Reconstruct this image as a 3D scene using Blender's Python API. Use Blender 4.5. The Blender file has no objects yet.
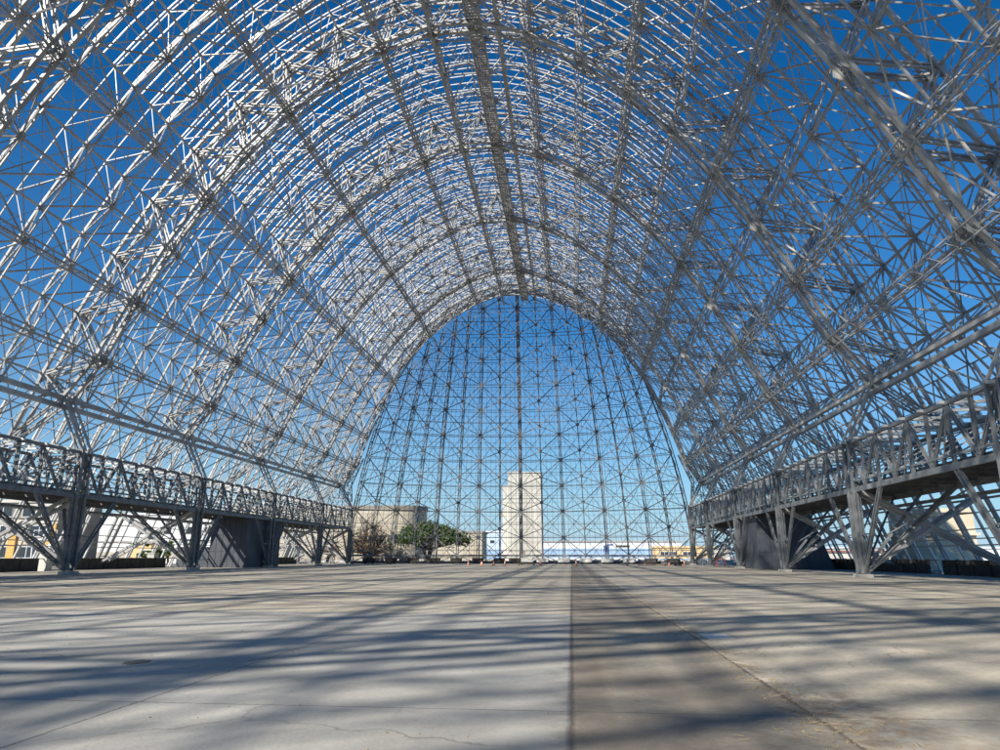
import bpy, bmesh, math, random
from mathutils import Vector, Matrix
random.seed(7)
S = bpy.context.scene
COL = S.collection
CX = 10.96                       # camera offset from the hangar's centre line

# ------------------------------------------------------------------ camera
cam_d = bpy.data.cameras.new('camera'); cam = bpy.data.objects.new('camera', cam_d); COL.objects.link(cam)
r = Vector((0.99524211, 0.09742273, 0.00139599)); u = Vector((0.0227358, -0.24614674, 0.96896587)); f = Vector((-0.09474292, 0.96432391, 0.24719058))
m = Matrix((r, u, -f)).transposed().to_4x4(); m.translation = Vector((CX, 0, 1.653))
cam.matrix_world = m
cam_d.sensor_width = 36; cam_d.lens = 0.7094 * 36
cam_d.clip_start = 0.1; cam_d.clip_end = 12000
S.camera = cam

# ------------------------------------------------------------------ sky, sun, exposure
SUN_E, SUN_A = 38, -40           # elevation; azimuth measured from straight behind the camera, negative to the left
W = bpy.data.worlds.new('World'); S.world = W; W.use_nodes = True
nt = W.node_tree; nt.nodes.clear()
sky = nt.nodes.new('ShaderNodeTexSky'); sky.sky_type = 'NISHITA'; sky.sun_disc = False
sky.sun_elevation = math.radians(SUN_E); sky.sun_rotation = math.radians(180 - SUN_A)
sky.air_density = 1.0; sky.dust_density = 0.1; sky.ozone_density = 2.2; sky.altitude = 0
hs = nt.nodes.new('ShaderNodeHueSaturation'); hs.inputs['Saturation'].default_value = 1.15
bg = nt.nodes.new('ShaderNodeBackground'); bg.inputs['Strength'].default_value = 0.067
wo = nt.nodes.new('ShaderNodeOutputWorld')
tn = nt.nodes.new('ShaderNodeMix'); tn.data_type = 'RGBA'; tn.blend_type = 'MULTIPLY'; tn.inputs[0].default_value = 1; tn.inputs[7].default_value = (0.10, 0.86, 1.30, 1)
tcw = nt.nodes.new('ShaderNodeTexCoord'); spw = nt.nodes.new('ShaderNodeSeparateXYZ'); rw = nt.nodes.new('ShaderNodeValToRGB')
rw.color_ramp.elements[0].position = 0; rw.color_ramp.elements[0].color = (1, 1, 1, 1); rw.color_ramp.elements[1].position = .55; rw.color_ramp.elements[1].color = (0, 0, 0, 1)
k_ = rw.color_ramp.elements.new(.14); k_.color = (.42, .42, .42, 1); k_ = rw.color_ramp.elements.new(.3); k_.color = (.08, .08, .08, 1)
mw = nt.nodes.new('ShaderNodeMix'); mw.data_type = 'RGBA'; mw.inputs[7].default_value = (5.4, 7.3, 8.8, 1)      # pale air near the horizon
nt.links.new(sky.outputs[0], hs.inputs['Color']); nt.links.new(hs.outputs[0], tn.inputs[6]); nt.links.new(tn.outputs[2], mw.inputs[6])
nt.links.new(tcw.outputs['Generated'], spw.inputs[0]); nt.links.new(spw.outputs[2], rw.inputs[0]); nt.links.new(rw.outputs[0], mw.inputs[0])
nt.links.new(mw.outputs[2], bg.inputs['Color']); nt.links.new(bg.outputs[0], wo.inputs[0])
sl = bpy.data.lights.new('sun', 'SUN'); sl.energy = 5.0; sl.angle = math.radians(0.53); sl.color = (1, 0.93, 0.82)
so = bpy.data.objects.new('sun', sl); COL.objects.link(so)
e, a = math.radians(SUN_E), math.radians(SUN_A)
so.rotation_euler = Vector((math.sin(a)*math.cos(e), -math.cos(a)*math.cos(e), math.sin(e))).to_track_quat('Z', 'Y').to_euler()
S.view_settings.view_transform = 'Standard'; S.view_settings.look = 'None'; S.view_settings.exposure = 0.5; S.view_settings.gamma = 1
S.view_settings.use_curve_mapping = False

# ------------------------------------------------------------------ materials
def mat(name, c1, c2=None, scale=1.0, rough=0.7, metal=0.0, bump=0.0, detail=6, lo=.35, hi=.65, stretch=None):
    M = bpy.data.materials.new(name); M.use_nodes = True; n = M.node_tree.nodes; L = M.node_tree.links
    b = n['Principled BSDF']; b.inputs['Roughness'].default_value = rough; b.inputs['Metallic'].default_value = metal
    b.inputs['Base Color'].default_value = (*c1, 1)
    if c2:
        tc = n.new('ShaderNodeTexCoord'); src = tc.outputs['Object']
        if stretch:
            mp = n.new('ShaderNodeMapping'); mp.inputs['Scale'].default_value = stretch; L.new(src, mp.inputs[0]); src = mp.outputs[0]
        t = n.new('ShaderNodeTexNoise'); t.inputs['Scale'].default_value = scale; t.inputs['Detail'].default_value = detail; L.new(src, t.inputs['Vector'])
        cr = n.new('ShaderNodeValToRGB'); cr.color_ramp.elements[0].position = lo; cr.color_ramp.elements[1].position = hi
        cr.color_ramp.elements[0].color = (*c1, 1); cr.color_ramp.elements[1].color = (*c2, 1)
        L.new(t.outputs['Fac'], cr.inputs[0]); L.new(cr.outputs[0], b.inputs['Base Color'])
        if bump:
            bp = n.new('ShaderNodeBump'); bp.inputs['Strength'].default_value = bump; bp.inputs['Distance'].default_value = .03
            L.new(t.outputs['Fac'], bp.inputs['Height']); L.new(bp.outputs[0], b.inputs['Normal'])
    return M
STEEL = mat('weathered_grey_steel_paint', (.27, .275, .28), (.47, .47, .46), .5, .5, .15)
STEEL2 = mat('pale_galvanised_steel', (.52, .52, .51), (.76, .76, .74), 2.0, .45, .2)
STEELD = mat('dull_door_steel', (.10, .11, .13), (.22, .22, .23), 1.1, .6, .1)
GANT = mat('grey_painted_gantry_steel', (.13, .145, .16), (.23, .245, .255), 1.6, .55, .1)
DECK = mat('dirty_deck_steel', (.10, .10, .105), (.17, .17, .17), 1.0, .8)
PANEL = mat('dark_grey_panel', (.055, .065, .085), (.08, .09, .11), .5, .6)
DARKW = mat('blackened_foot_panel', (.035, .033, .032), (.07, .065, .06), 1.5, .85)
CONC = mat('concrete_plinth', (.36, .35, .32), (.5, .48, .44), 2, .9)

# ------------------------------------------------------------------ helpers
class MB:
    def __init__(s): s.v = []; s.f = []; s.mi = []
    def bar(s, p, q, w=.15, h=None, up=None, mi=0):
        h = h or w; p = Vector(p); q = Vector(q); d = q - p
        if d.length < 1e-4: return
        d.normalize()
        up = Vector(up) if up else Vector((0, 0, 1))
        if abs(d.dot(up)) > .95: up = Vector((0, 1, 0)) if abs(d.y) < .9 else Vector((1, 0, 0))
        x = d.cross(up).normalized() * (w/2); y = x.cross(d).normalized() * (h/2)
        n = len(s.v)
        for c in (p, q):
            s.v += [c-x-y, c+x-y, c+x+y, c-x+y]
        s.f += [(n, n+3, n+2, n+1), (n+4, n+5, n+6, n+7)] + [(n+i, n+(i+1) % 4, n+4+(i+1) % 4, n+4+i) for i in range(4)]
        s.mi += [mi]*6
    def box(s, x0, x1, y0, y1, z0, z1, mi=0):
        n = len(s.v)
        s.v += [Vector(c) for c in ((x0,y0,z0),(x1,y0,z0),(x1,y1,z0),(x0,y1,z0),(x0,y0,z1),(x1,y0,z1),(x1,y1,z1),(x0,y1,z1))]
        s.f += [(n,n+3,n+2,n+1),(n+4,n+5,n+6,n+7)] + [(n+i, n+(i+1) % 4, n+4+(i+1) % 4, n+4+i) for i in range(4)]
        s.mi += [mi]*6
    def prism(s, pts, y0, y1, mi=0):       # outline in XZ, extruded along Y
        n = len(s.v); k = len(pts)
        s.v += [Vector((x, y0, z)) for x, z in pts] + [Vector((x, y1, z)) for x, z in pts]
        s.f += [tuple(range(n, n+k)), tuple(range(n+2*k-1, n+k-1, -1))] + [(n+i, n+k+i, n+k+(i+1) % k, n+(i+1) % k) for i in range(k)]
        s.mi += [mi]*(k+2)
    def prismz(s, pts, z0, z1, mi=0):
        n = len(s.v); k = len(pts)
        s.v += [Vector((x, y, z0)) for x, y in pts] + [Vector((x, y, z1)) for x, y in pts]
        s.f += [tuple(range(n+k-1, n-1, -1)), tuple(range(n+k, n+2*k))] + [(n+i, n+(i+1) % k, n+k+(i+1) % k, n+k+i) for i in range(k)]
        s.mi += [mi]*(k+2)
    def poly(s, pts, w, h=None, up=None, mi=0):
        for p, q in zip(pts, pts[1:]): s.bar(p, q, w, h, up, mi)
    def laced(s, p, q, w=.5, t=.13, up=None, pitch=.7, mi=0):
        """two parallel bars with zig-zag lacing: a built-up member"""
        p = Vector(p); q = Vector(q); d = (q-p); L = d.length
        if L < 1e-3: return
        d.normalize(); up = Vector(up) if up else Vector((0, 1, 0))
        if abs(d.dot(up)) > .95: up = Vector((1, 0, 0))
        x = d.cross(up).normalized() * (w/2)
        s.bar(p-x, q-x, t, t*1.5, up, mi); s.bar(p+x, q+x, t, t*1.5, up, mi)
        n = max(1, int(L/pitch)); sg = 1
        for i in range(n):
            s.bar(p+d*(L*i/n)+x*sg, p+d*(L*(i+1)/n)-x*sg, t*.35, t*.6, up, mi); sg = -sg
    def plate(s, c, nrm, rad, th=.05, mi=0, k=6):
        c = Vector(c); nrm = Vector(nrm).normalized()
        a_ = nrm.cross(Vector((0, 1, 0)) if abs(nrm.y) < .9 else Vector((1, 0, 0))).normalized(); b_ = nrm.cross(a_)
        n = len(s.v)
        for o in (-th/2, th/2):
            for i in range(k):
                an = 2*math.pi*i/k; s.v.append(c+nrm*o+a_*math.cos(an)*rad+b_*math.sin(an)*rad)
        s.f += [tuple(range(n+k-1, n-1, -1)), tuple(range(n+k, n+2*k))] + [(n+i, n+(i+1) % k, n+k+(i+1) % k, n+k+i) for i in range(k)]
        s.mi += [mi]*(k+2)
    def build(s, name, mats, parent=None, loc=None, smooth=False):
        me = bpy.data.meshes.new(name)
        o_ = Vector(loc) if loc else Vector((0, 0, 0))
        me.from_pydata([tuple(v-o_) for v in s.v], [], s.f)
        if not isinstance(mats, (list, tuple)): mats = [mats]
        for mm in mats: me.materials.append(mm)
        if len(mats) > 1: me.polygons.foreach_set('material_index', s.mi)
        if smooth: me.polygons.foreach_set('use_smooth', [True]*len(me.polygons))
        me.update()
        o = bpy.data.objects.new(name, me); COL.objects.link(o); o.location = o_
        if parent: o.parent = parent
        return o
def tag(o, label=None, cat=None, group=None, kind=None):
    if label: o['label'] = label
    if cat: o['category'] = cat
    if group: o['group'] = group
    if kind: o['kind'] = kind
    return o
def empty(name, loc, label, cat, group=None, rz=0):
    o = bpy.data.objects.new(name, None); COL.objects.link(o); o.location = loc; o.rotation_euler = (0, 0, rz)
    o.empty_display_size = .5
    return tag(o, label, cat, group)

# ------------------------------------------------------------------ ground
def ground_mat():
    M = bpy.data.materials.new('worn_hangar_concrete'); M.use_nodes = True; n = M.node_tree.nodes; L = M.node_tree.links
    b = n['Principled BSDF']; b.inputs['Roughness'].default_value = .82
    tc = n.new('ShaderNodeTexCoord'); P = tc.outputs['Object']
    def noise(sc, det=6, st=None, rough=.55):
        src = P
        if st:
            mp = n.new('ShaderNodeMapping'); mp.inputs['Scale'].default_value = st; L.new(P, mp.inputs[0]); src = mp.outputs[0]
        t = n.new('ShaderNodeTexNoise'); t.inputs['Scale'].default_value = sc; t.inputs['Detail'].default_value = det; t.inputs['Roughness'].default_value = rough
        L.new(src, t.inputs['Vector']); return t.outputs['Fac']
    def ramp(v, lo, hi, c0=(0, 0, 0), c1=(1, 1, 1)):
        cr = n.new('ShaderNodeValToRGB'); cr.color_ramp.elements[0].position = lo; cr.color_ramp.elements[1].position = hi
        cr.color_ramp.elements[0].color = (*c0, 1); cr.color_ramp.elements[1].color = (*c1, 1); L.new(v, cr.inputs[0]); return cr.outputs[0]
    def mix(fac, A, B, mode='MIX'):
        mx = n.new('ShaderNodeMix'); mx.data_type = 'RGBA'; mx.blend_type = mode
        if isinstance(fac, float): mx.inputs[0].default_value = fac
        else: L.new(fac, mx.inputs[0])
        for s_, v in ((6, A), (7, B)):
            if isinstance(v, tuple): mx.inputs[s_].default_value = (*v, 1)
            else: L.new(v, mx.inputs[s_])
        return mx.outputs[2]
    def math_(op, A, B=None, C=None):
        k = n.new('ShaderNodeMath'); k.operation = op
        for i, v in enumerate((A, B, C)):
            if v is None: continue
            if isinstance(v, (int, float)): k.inputs[i].default_value = v
            else: L.new(v, k.inputs[i])
        return k.outputs[0]
    sp = n.new('ShaderNodeSeparateXYZ'); L.new(P, sp.inputs[0]); X, Y = sp.outputs[0], sp.outputs[1]
    def line(v, at, w, soft=.01):      # 1 on the line
        d = math_('ABSOLUTE', math_('SUBTRACT', v, at)); return math_('SUBTRACT', 1, math_('SMOOTH_MIN', 1, math_('DIVIDE', d, w), soft))
    base = ramp(noise(.35, 8), .3, .7, (.39, .35, .28), (.58, .53, .43))
    fine = ramp(noise(9, 8, None, .7), .3, .75, (.74, .73, .71), (1.1, 1.1, 1.1))
    col = mix(1.0, base, fine, 'MULTIPLY')
    # the pale newer slab: X < 10.9, Y < 22
    pale = mix(1.0, ramp(noise(.5, 6), .3, .7, (.34, .33, .295), (.46, .445, .405)), ramp(noise(14, 6), .3, .7, (.92, .92, .92), (1.04, 1.04, 1.04)), 'MULTIPLY')
    edge = math_('ADD', Y, math_('MULTIPLY', noise(1.5, 3), .5))
    inp = math_('MULTIPLY', math_('LESS_THAN', X, 10.92), math_('LESS_THAN', edge, 22.2))
    inp = math_('MULTIPLY', inp, math_('GREATER_THAN', X, -22.0))
    col = mix(inp, col, pale)
    notp = math_('SUBTRACT', 1, inp)
    # faint grime, scuffs and trowel marks on the newer slab
    gm = math_('MULTIPLY', ramp(noise(.9, 7, (1, .5, 1), .65), .48, .72), inp); col = mix(math_('MULTIPLY', gm, .28), col, (.20, .18, .15))
    gm = math_('MULTIPLY', ramp(noise(5.5, 5, (1, .12, 1)), .62, .72), inp); col = mix(math_('MULTIPLY', gm, .22), col, (.2, .19, .17))
    # dirt creeping over both sides of the old joint
    gd = math_('MULTIPLY', line(X, 10.95, .45), ramp(noise(2.6, 6), .42, .66)); col = mix(math_('MULTIPLY', gd, .6), col, (.16, .13, .10))
    # brown stains and long tyre marks
    st = math_('MULTIPLY', ramp(noise(.16, 5, (1, .35, 1)), .52, .70), notp)
    col = mix(math_('MULTIPLY', st, .45), col, (.17, .125, .085))
    tm = ramp(noise(1.0, 4, (1.3, .03, 1)), .55, .75)
    col = mix(math_('MULTIPLY', math_('MULTIPLY', tm, .35), notp), col, (.14, .12, .10))
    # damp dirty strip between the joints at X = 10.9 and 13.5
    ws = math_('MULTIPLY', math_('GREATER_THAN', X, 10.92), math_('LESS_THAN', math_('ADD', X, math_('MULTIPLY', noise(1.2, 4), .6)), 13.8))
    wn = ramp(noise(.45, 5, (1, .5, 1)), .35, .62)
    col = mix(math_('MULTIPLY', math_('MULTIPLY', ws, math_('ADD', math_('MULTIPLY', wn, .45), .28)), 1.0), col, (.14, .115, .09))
    seam_shade = math_('MULTIPLY', line(X, 11.3, .5), ramp(noise(.8, 5, (1, .4, 1)), .34, .56)); col = mix(math_('MULTIPLY', seam_shade, .6), col, (.13, .105, .08))  # grime-coloured band right of the seam, painted in for a truss shadow stripe
    # rusty blotches
    ru = ramp(noise(.55, 3), .70, .76); col = mix(math_('MULTIPLY', ru, .45), col, (.33, .17, .08))
    sk = ramp(noise(3.2, 2), .76, .79); col = mix(math_('MULTIPLY', sk, .6), col, (.10, .09, .075))
    # construction joints
    jt = None
    wob = math_('MULTIPLY', math_('SUBTRACT', noise(6, 3), .5), .05)
    Xw = math_('ADD', X, wob)
    for at_, w_ in ((10.92, .06), (13.5, .045), (5.9, .022), (21.0, .04), (-6.2, .03), (-16.5, .03), (28.5, .04)):
        l_ = line(Xw, at_, w_); jt = l_ if jt is None else math_('MAXIMUM', jt, l_)
    Yw = math_('ADD', Y, wob)
    for at_, w_ in ((22.0, .03), (8.5, .02), (36, .05), (50, .06), (66, .06), (88, .08), (110, .08)):
        jt = math_('MAXIMUM', jt, line(Yw, at_, w_))
    col = mix(math_('MULTIPLY', jt, .8), col, (.07, .055, .045))
    # rough spall and dirt along the X = 13.5 joint
    sp_ = math_('MULTIPLY', line(X, 13.62, .34), ramp(noise(1.7, 5), .45, .6)); sp_ = math_('MULTIPLY', sp_, math_('LESS_THAN', Y, 40))
    col = mix(math_('MULTIPLY', sp_, .75), col, (.19, .135, .09))
    # sandy wash and damp grime gathered on the near end of that joint
    def blob(cx, cy, rx, ry, lo, hi, nv):
        dx = math_('DIVIDE', math_('SUBTRACT', X, cx), rx); dy = math_('DIVIDE', math_('SUBTRACT', Y, cy), ry)
        d = math_('SQRT', math_('ADD', math_('MULTIPLY', dx, dx), math_('MULTIPLY', dy, dy)))
        return math_('MULTIPLY', ramp(math_('SUBTRACT', 1, d), 0, .6), ramp(nv, lo, hi))
    nz = noise(3.5, 8, None, .7)
    col = mix(math_('MULTIPLY', blob(13.9, 8.9, .9, 1.9, .4, .58, nz), .75), col, (.13, .10, .075))
    col = mix(math_('MULTIPLY', blob(14.1, 7.6, .8, 1.4, .5, .62, noise(5, 8, None, .7)), .8), col, (.36, .25, .14))
    col = mix(math_('MULTIPLY', blob(12.6, 7.2, 1.4, 1.6, .42, .66, nz), .55), col, (.12, .10, .08))
    col = mix(math_('MULTIPLY', blob(1.5, 20.6, 3, .5, .45, .6, nz), .4), col, (.36, .22, .12))
    # hairline cracks
    vo = n.new('ShaderNodeTexVoronoi'); vo.feature = 'DISTANCE_TO_EDGE'; vo.inputs['Scale'].default_value = .22
    wv = n.new('ShaderNodeVectorMath'); wv.operation = 'ADD'; nc = n.new('ShaderNodeTexNoise'); nc.inputs['Scale'].default_value = 1.3; nc.inputs['Detail'].default_value = 6; L.new(P, nc.inputs['Vector'])
    L.new(P, wv.inputs[0]); L.new(nc.outputs['Color'], wv.inputs[1]); L.new(wv.outputs[0], vo.inputs['Vector'])
    ck = math_('MULTIPLY', math_('SUBTRACT', 1, ramp(vo.outputs['Distance'], 0, .006)), ramp(noise(.12, 2), .48, .56))
    col = mix(math_('MULTIPLY', ck, .55), col, (.09, .08, .065))
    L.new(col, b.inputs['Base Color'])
    bp = n.new('ShaderNodeBump'); bp.inputs['Strength'].default_value = .35; bp.inputs['Distance'].default_value = .02
    hh = math_('SUBTRACT', math_('ADD', noise(22, 8), math_('MULTIPLY', noise(2, 3), .5)), math_('MULTIPLY', jt, 1.5))
    L.new(hh, bp.inputs['Height']); L.new(bp.outputs[0], b.inputs['Normal'])
    return M
g = MB(); g.v = [Vector(c) for c in ((-6000, -3000, -.02), (6000, -3000, -.02), (6000, 9000, -.02), (-6000, 9000, -.02))]; g.f = [(0, 1, 2, 3)]; g.mi = [0]
tag(g.build('ground', mat('apron_asphalt', (.16, .155, .145), (.24, .23, .21), .08, .9)), kind='structure')
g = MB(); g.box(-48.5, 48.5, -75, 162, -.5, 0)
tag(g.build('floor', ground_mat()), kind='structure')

# ------------------------------------------------------------------ hangar profile
OUT = [(47, 0), (44.2, 7.5), (41, 15.5), (38.6, 21.5), (35.6, 28), (32.4, 34), (28.8, 39.8), (24.8, 45.2), (20.2, 50.2), (14.6, 54.8), (8, 58.4), (3, 59.8), (0, 60)]
def cat(P, t):
    i = min(int(t), len(P)-2); q = t-i
    p0 = P[i-1] if i else (2*P[0][0]-P[1][0], 2*P[0][1]-P[1][1]); p3 = P[i+2] if i+2 < len(P) else (-P[-2][0], P[-2][1])
    return tuple(.5*((2*b)+(c-a)*q+(2*a-5*b+4*c-d)*q*q+(3*b-a-3*c+d)*q**3) for a, b, c, d in zip(p0, P[i], P[i+1], p3))
dense = [cat(OUT, i/40) for i in range((len(OUT)-1)*40)] + [OUT[-1]]
acc = [0]
for p, q in zip(dense, dense[1:]): acc.append(acc[-1]+math.hypot(q[0]-p[0], q[1]-p[1]))
ARC = acc[-1]
def outer(s):                    # s: arc length from the right foot (0 .. 2*ARC) -> x, z and the inward normal
    mir = s > ARC
    t = 2*ARC-s if mir else s
    t = max(0, min(ARC-1e-6, t))
    lo, hi = 0, len(acc)-1
    while hi-lo > 1:
        md = (lo+hi)//2
        if acc[md] <= t: lo = md
        else: hi = md
    q = (t-acc[lo])/(acc[lo+1]-acc[lo]); a_, b_ = dense[lo], dense[lo+1]
    x, z = a_[0]+(b_[0]-a_[0])*q, a_[1]+(b_[1]-a_[1])*q
    dx, dz = b_[0]-a_[0], b_[1]-a_[1]; l = math.hypot(dx, dz); nx, nz = -dz/l, dx/l
    if nx > 0 and nz > 0: nx, nz = -nx, -nz
    if nz > 0: nx, nz = -abs(nx), -abs(nz)
    if nx > 0: nx = -nx
    if mir: x, nx = -x, -nx
    return x, z, nx, nz
NP = 12; STEP = ARC/NP
def onode(k, y, off=0):
    x, z, nx, nz = outer(k*STEP); return Vector((x+nx*off, y, z+nz*off))
HN = Vector((37.3, 0, 16.3))
def inode(k, y, off=4.2):        # k is a half station, 2.5 .. 21.5
    if y > 145.5:                # the end arch is shallower towards its crown
        off *= 1-.72*min(1, max(0, (min(k, 2*NP-k)-3.5)/5))
    if abs(k-2.5) < .01: return Vector((HN.x, y, HN.z))
    if abs(k-(2*NP-2.5)) < .01: return Vector((-HN.x, y, HN.z))
    return onode(k, y, off)
D0 = 62.7; BAY = 22.0
ARCHY = [D0+BAY*i for i in range(-5, 4)] + [146.7]
KS = [2.5+i for i in range(2*NP-4)]                     # inner nodes
hangar = empty('aircraft_hangar', (0, 0, 0), 'vast bare steel skeleton of an airship hangar arching over the whole concrete floor', 'hangar')

# main arches
for ya in ARCHY:
    oc, ic, wb = MB(), MB(), MB(); gs = wb
    for dy in (-.62, .62):
        y = ya+dy
        oc.poly([onode(k, y) for k in [i*.5 for i in range(0, 4*NP+1)]], .26, .32, (0, 1, 0))
        ic.poly([inode(k, y) for k in KS], .27, .36, (0, 1, 0))
        for i, k in enumerate(KS):
            wb.laced(inode(k, y), onode(k-.5, y), .28, .12, (0, 1, 0), .6); wb.laced(inode(k, y), onode(k+.5, y), .28, .12, (0, 1, 0), .6)
            gs.plate(inode(k, y), (0, 1, 0), .55, .06); gs.plate(onode(k-.5, y), (0, 1, 0), .5, .06)
        for sg in (1, -1):
            h = Vector((sg*HN.x, y, HN.z)); gt = Vector((sg*34.6, y, 11.0)); ft = Vector((sg*34.7, y, .5))
            wb.laced(gt, h, .45, .15, (0, 1, 0), .7)
            k1 = .0
            kk = (lambda q: q) if sg > 0 else (lambda q: 2*NP-q)
            wb.laced(gt, onode(kk(2), y), .4, .12, (0, 1, 0)); wb.laced(gt, onode(kk(1.2), y), .4, .12, (0, 1, 0))
            wb.bar((sg*35, y, 6.9), onode(kk(.12), y, .3), .28, .3, (0, 1, 0)); wb.bar((sg*34.8, y, .6), onode(kk(1.05), y), .26, .28, (0, 1, 0))
    # ties between the two planes
    for k in [i*.25 for i in range(8*NP+1)]:
        oc.bar(onode(k, ya-.62), onode(k, ya+.62), .1, .1)
    for k in KS[:-1]:
        for c_ in range(10):
            s1, s2 = (-.62, .62) if c_ % 2 else (.62, -.62)
            A_, B_ = inode(k, ya), inode(k+1, ya)
            ic.bar(A_.lerp(B_, c_/10)+Vector((0, s1, 0)), A_.lerp(B_, (c_+1)/10)+Vector((0, s2, 0)), .05, .07)
    for k in []:
        for q in (0, .33, .66):
            if k+q <= KS[-1]: ic.bar(inode(k, ya-.62).lerp(inode(min(k+1, KS[-1]), ya-.62), q), inode(k, ya+.62).lerp(inode(min(k+1, KS[-1]), ya+.62), min(1, q+.33)), .1, .08)
    ro = oc.build('main_arch', STEEL, hangar)
    ic.build('inner_chord', STEEL, ro); wb.build('web', STEEL, ro)

# roof trusses between the arches: a lattice of pyramids on every bay
QT = 5.5
for bi, (y0, y1) in enumerate(zip(ARCHY, ARCHY[1:])):
    n = 4 if y1-y0 > 20 else 3
    q = (y1-y0)/n
    lc, wb, br = MB(), MB(), MB(); gs = wb
    for k in KS:
        pts = [inode(k, y0)] + [inode(k, y0+q*(j+.5), 3.5) for j in range(n)] + [inode(k, y1)]
        lc.poly(pts, .15, .17)
        x, z, nx, nz = outer(k*STEP)
        for j in range(n):
            p = pts[j+1]; gs.plate(p, (nx, 0, nz), .42, .05)
            for dk in (-.5, .5):
                for e_ in (0, 1):
                    wb.bar(p, onode(k+dk, y0+q*(j+e_)), .12, .14)
                wb.bar(p, onode(k+dk, y0+q*(j+.5)), .075, .08)
            if k < KS[-1] and j < n-1:
                lc.bar(p, inode(k+1, y0+q*(j+1.5), 3.5), .065, .07); lc.bar(pts[j+2], inode(k+1, y0+q*(j+.5), 3.5), .065, .07)
            if k < KS[-1]:
                lc.bar(p, inode(k+1, y0+q*(j+.5), 3.5), .13, .15)
        # raking braces from the arch's inner chord
        if k < KS[-1]:
            lc.bar(pts[0], inode(k+1, y0+q*.5, 3.5), .11, .13); lc.bar(pts[-1], inode(k+1, y1-q*.5, 3.5), .11, .13)
        if k > KS[0]:
            lc.bar(pts[0], inode(k-1, y0+q*.5, 3.5), .11, .13); lc.bar(pts[-1], inode(k-1, y1-q*.5, 3.5), .11, .13)
    for j in range(n+1):
        y = y0+q*j
        if 0 < j < n:
            br.poly([onode(k, y) for k in range(0, 2*NP+1)], .2, .24, (0, 1, 0))
        if j < n:
            for k in range(0, 2*NP):
                fl_ = (k+j) % 2
                if random.random() < .04: continue
                if k < 2 or k >= 2*NP-2: continue
                br.bar(onode(k+fl_, y, .12), onode(k+1-fl_, y+q, .12), .09, .11); br.bar(onode(k+1-fl_, y, .2), onode(k+fl_, y+q, .2), .05, .06)
                br.bar(onode(k, y+q*.5, .05), onode(k+1, y+q*.5, .05), .09, .11)
                br.bar(onode(k+.25, y, -.02), onode(k+.25, y+q, -.02), .05); br.bar(onode(k+.75, y, -.02), onode(k+.75, y+q, -.02), .05)
                if 2 <= k < 4 or 2*NP-4 <= k < 2*NP-2: br.bar(onode(k+1-fl_, y, .25), onode(k+fl_, y+q, .25), .09, .11)
    ro = lc.build('bay_truss', STEEL, hangar)
    wb.build('web', STEEL, ro); br.build('brace', STEEL, ro)

YA, YB = ARCHY[0], ARCHY[-1]
# purlins: one mesh for each line
for k in [i*.5 for i in range(0, 4*NP+1)]:
    p = MB(); w = .17 if k == int(k) else .09
    for y0, y1 in zip(ARCHY, ARCHY[1:]): p.bar(onode(k, y0, -.1), onode(k, y1, -.1), w, w)
    p.build('purlin', STEEL, hangar)
# low horizontal girts over the window band near both feet
for sg in (0, 1):
    for z_ in range(1, 6):
        k = z_*.21; k = 2*NP-k if sg else k
        p = MB(); p.bar(onode(k, YA, .05), onode(k, YB, .05), .12, .1); p.build('girt', STEEL, hangar)
# rafters
rest = MB(); SP = 1.375; y = YA+SP; i = 0
while y < YB-.3:
    i += 1
    far = y < 25
    p = rest if far else MB()
    if i % 2 == 0:
        for mir in (0, 1):
            p2 = rest if far else MB()
            p2.poly([onode(2*NP-k if mir else k, y, -.3) for k in [0, .5, 1, 1.5, 2, 2.5]], .15, .26, (0, 1, 0))
            if not far: p2.build('wall_rafter', STEEL2, hangar)
    p.poly([onode(k*.5, y, -.3) for k in range(14, 4*NP-13)], .10, .11, (0, 1, 0))
    if not far: p.build('rafter', STEEL2, hangar)
    y += SP
tag(rest.build('rear_rafter', STEEL2, hangar), kind='stuff')

# lattice girders running the length of the building
def girder(k, w, name='lattice_girder', depth=.9):
    p = MB()
    for y0, y1 in zip(ARCHY, ARCHY[1:]):
        a0, a1 = inode(k, y0, 3.6), inode(k, y1, 3.6)
        x, z, nx, nz = outer(k*STEP); N = Vector((nx, 0, nz)); T = Vector((-nz, 0, nx))
        for s_ in (-.5, .5):
            for d_ in (0, depth):
                p.bar(a0+T*w*s_+N*d_, a1+T*w*s_+N*d_, .09, .09)
        L_ = (y1-y0); nn = int(L_/1.1); sg = 1
        for j in range(nn):
            u0 = Vector((0, L_*j/nn, 0)); u1 = Vector((0, L_*(j+1)/nn, 0))
            p.bar(a0+u0+T*w*.5*sg, a0+u1-T*w*.5*sg, .05, .05); p.bar(a0+u0-T*w*.5*sg+N*depth, a0+u1+T*w*.5*sg+N*depth, .05, .05)
            for s_ in (-.5, .5):
                p.bar(a0+u0+T*w*s_+(N*depth if sg > 0 else N*0), a0+u1+T*w*s_+(N*depth if sg < 0 else N*0), .05, .07)
            sg = -sg
    return p.build(name, STEEL, hangar)
for k in (3.5, 4.5, 6.5, 8.5, 10.5):
    girder(k, .9 if k < 7 else .6); girder(2*NP-k, .9 if k < 7 else .6)
# heavy twin beams at the knee of the arches
for sg in (1, -1):
    p = MB()
    for dz, dx in ((0, 0), (-.75, .25)):
        p.bar((sg*(HN.x+dx), YA, HN.z+dz), (sg*(HN.x+dx), YB, HN.z+dz), .42, .42)
    p.build('knee_beam', STEEL, hangar)
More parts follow.
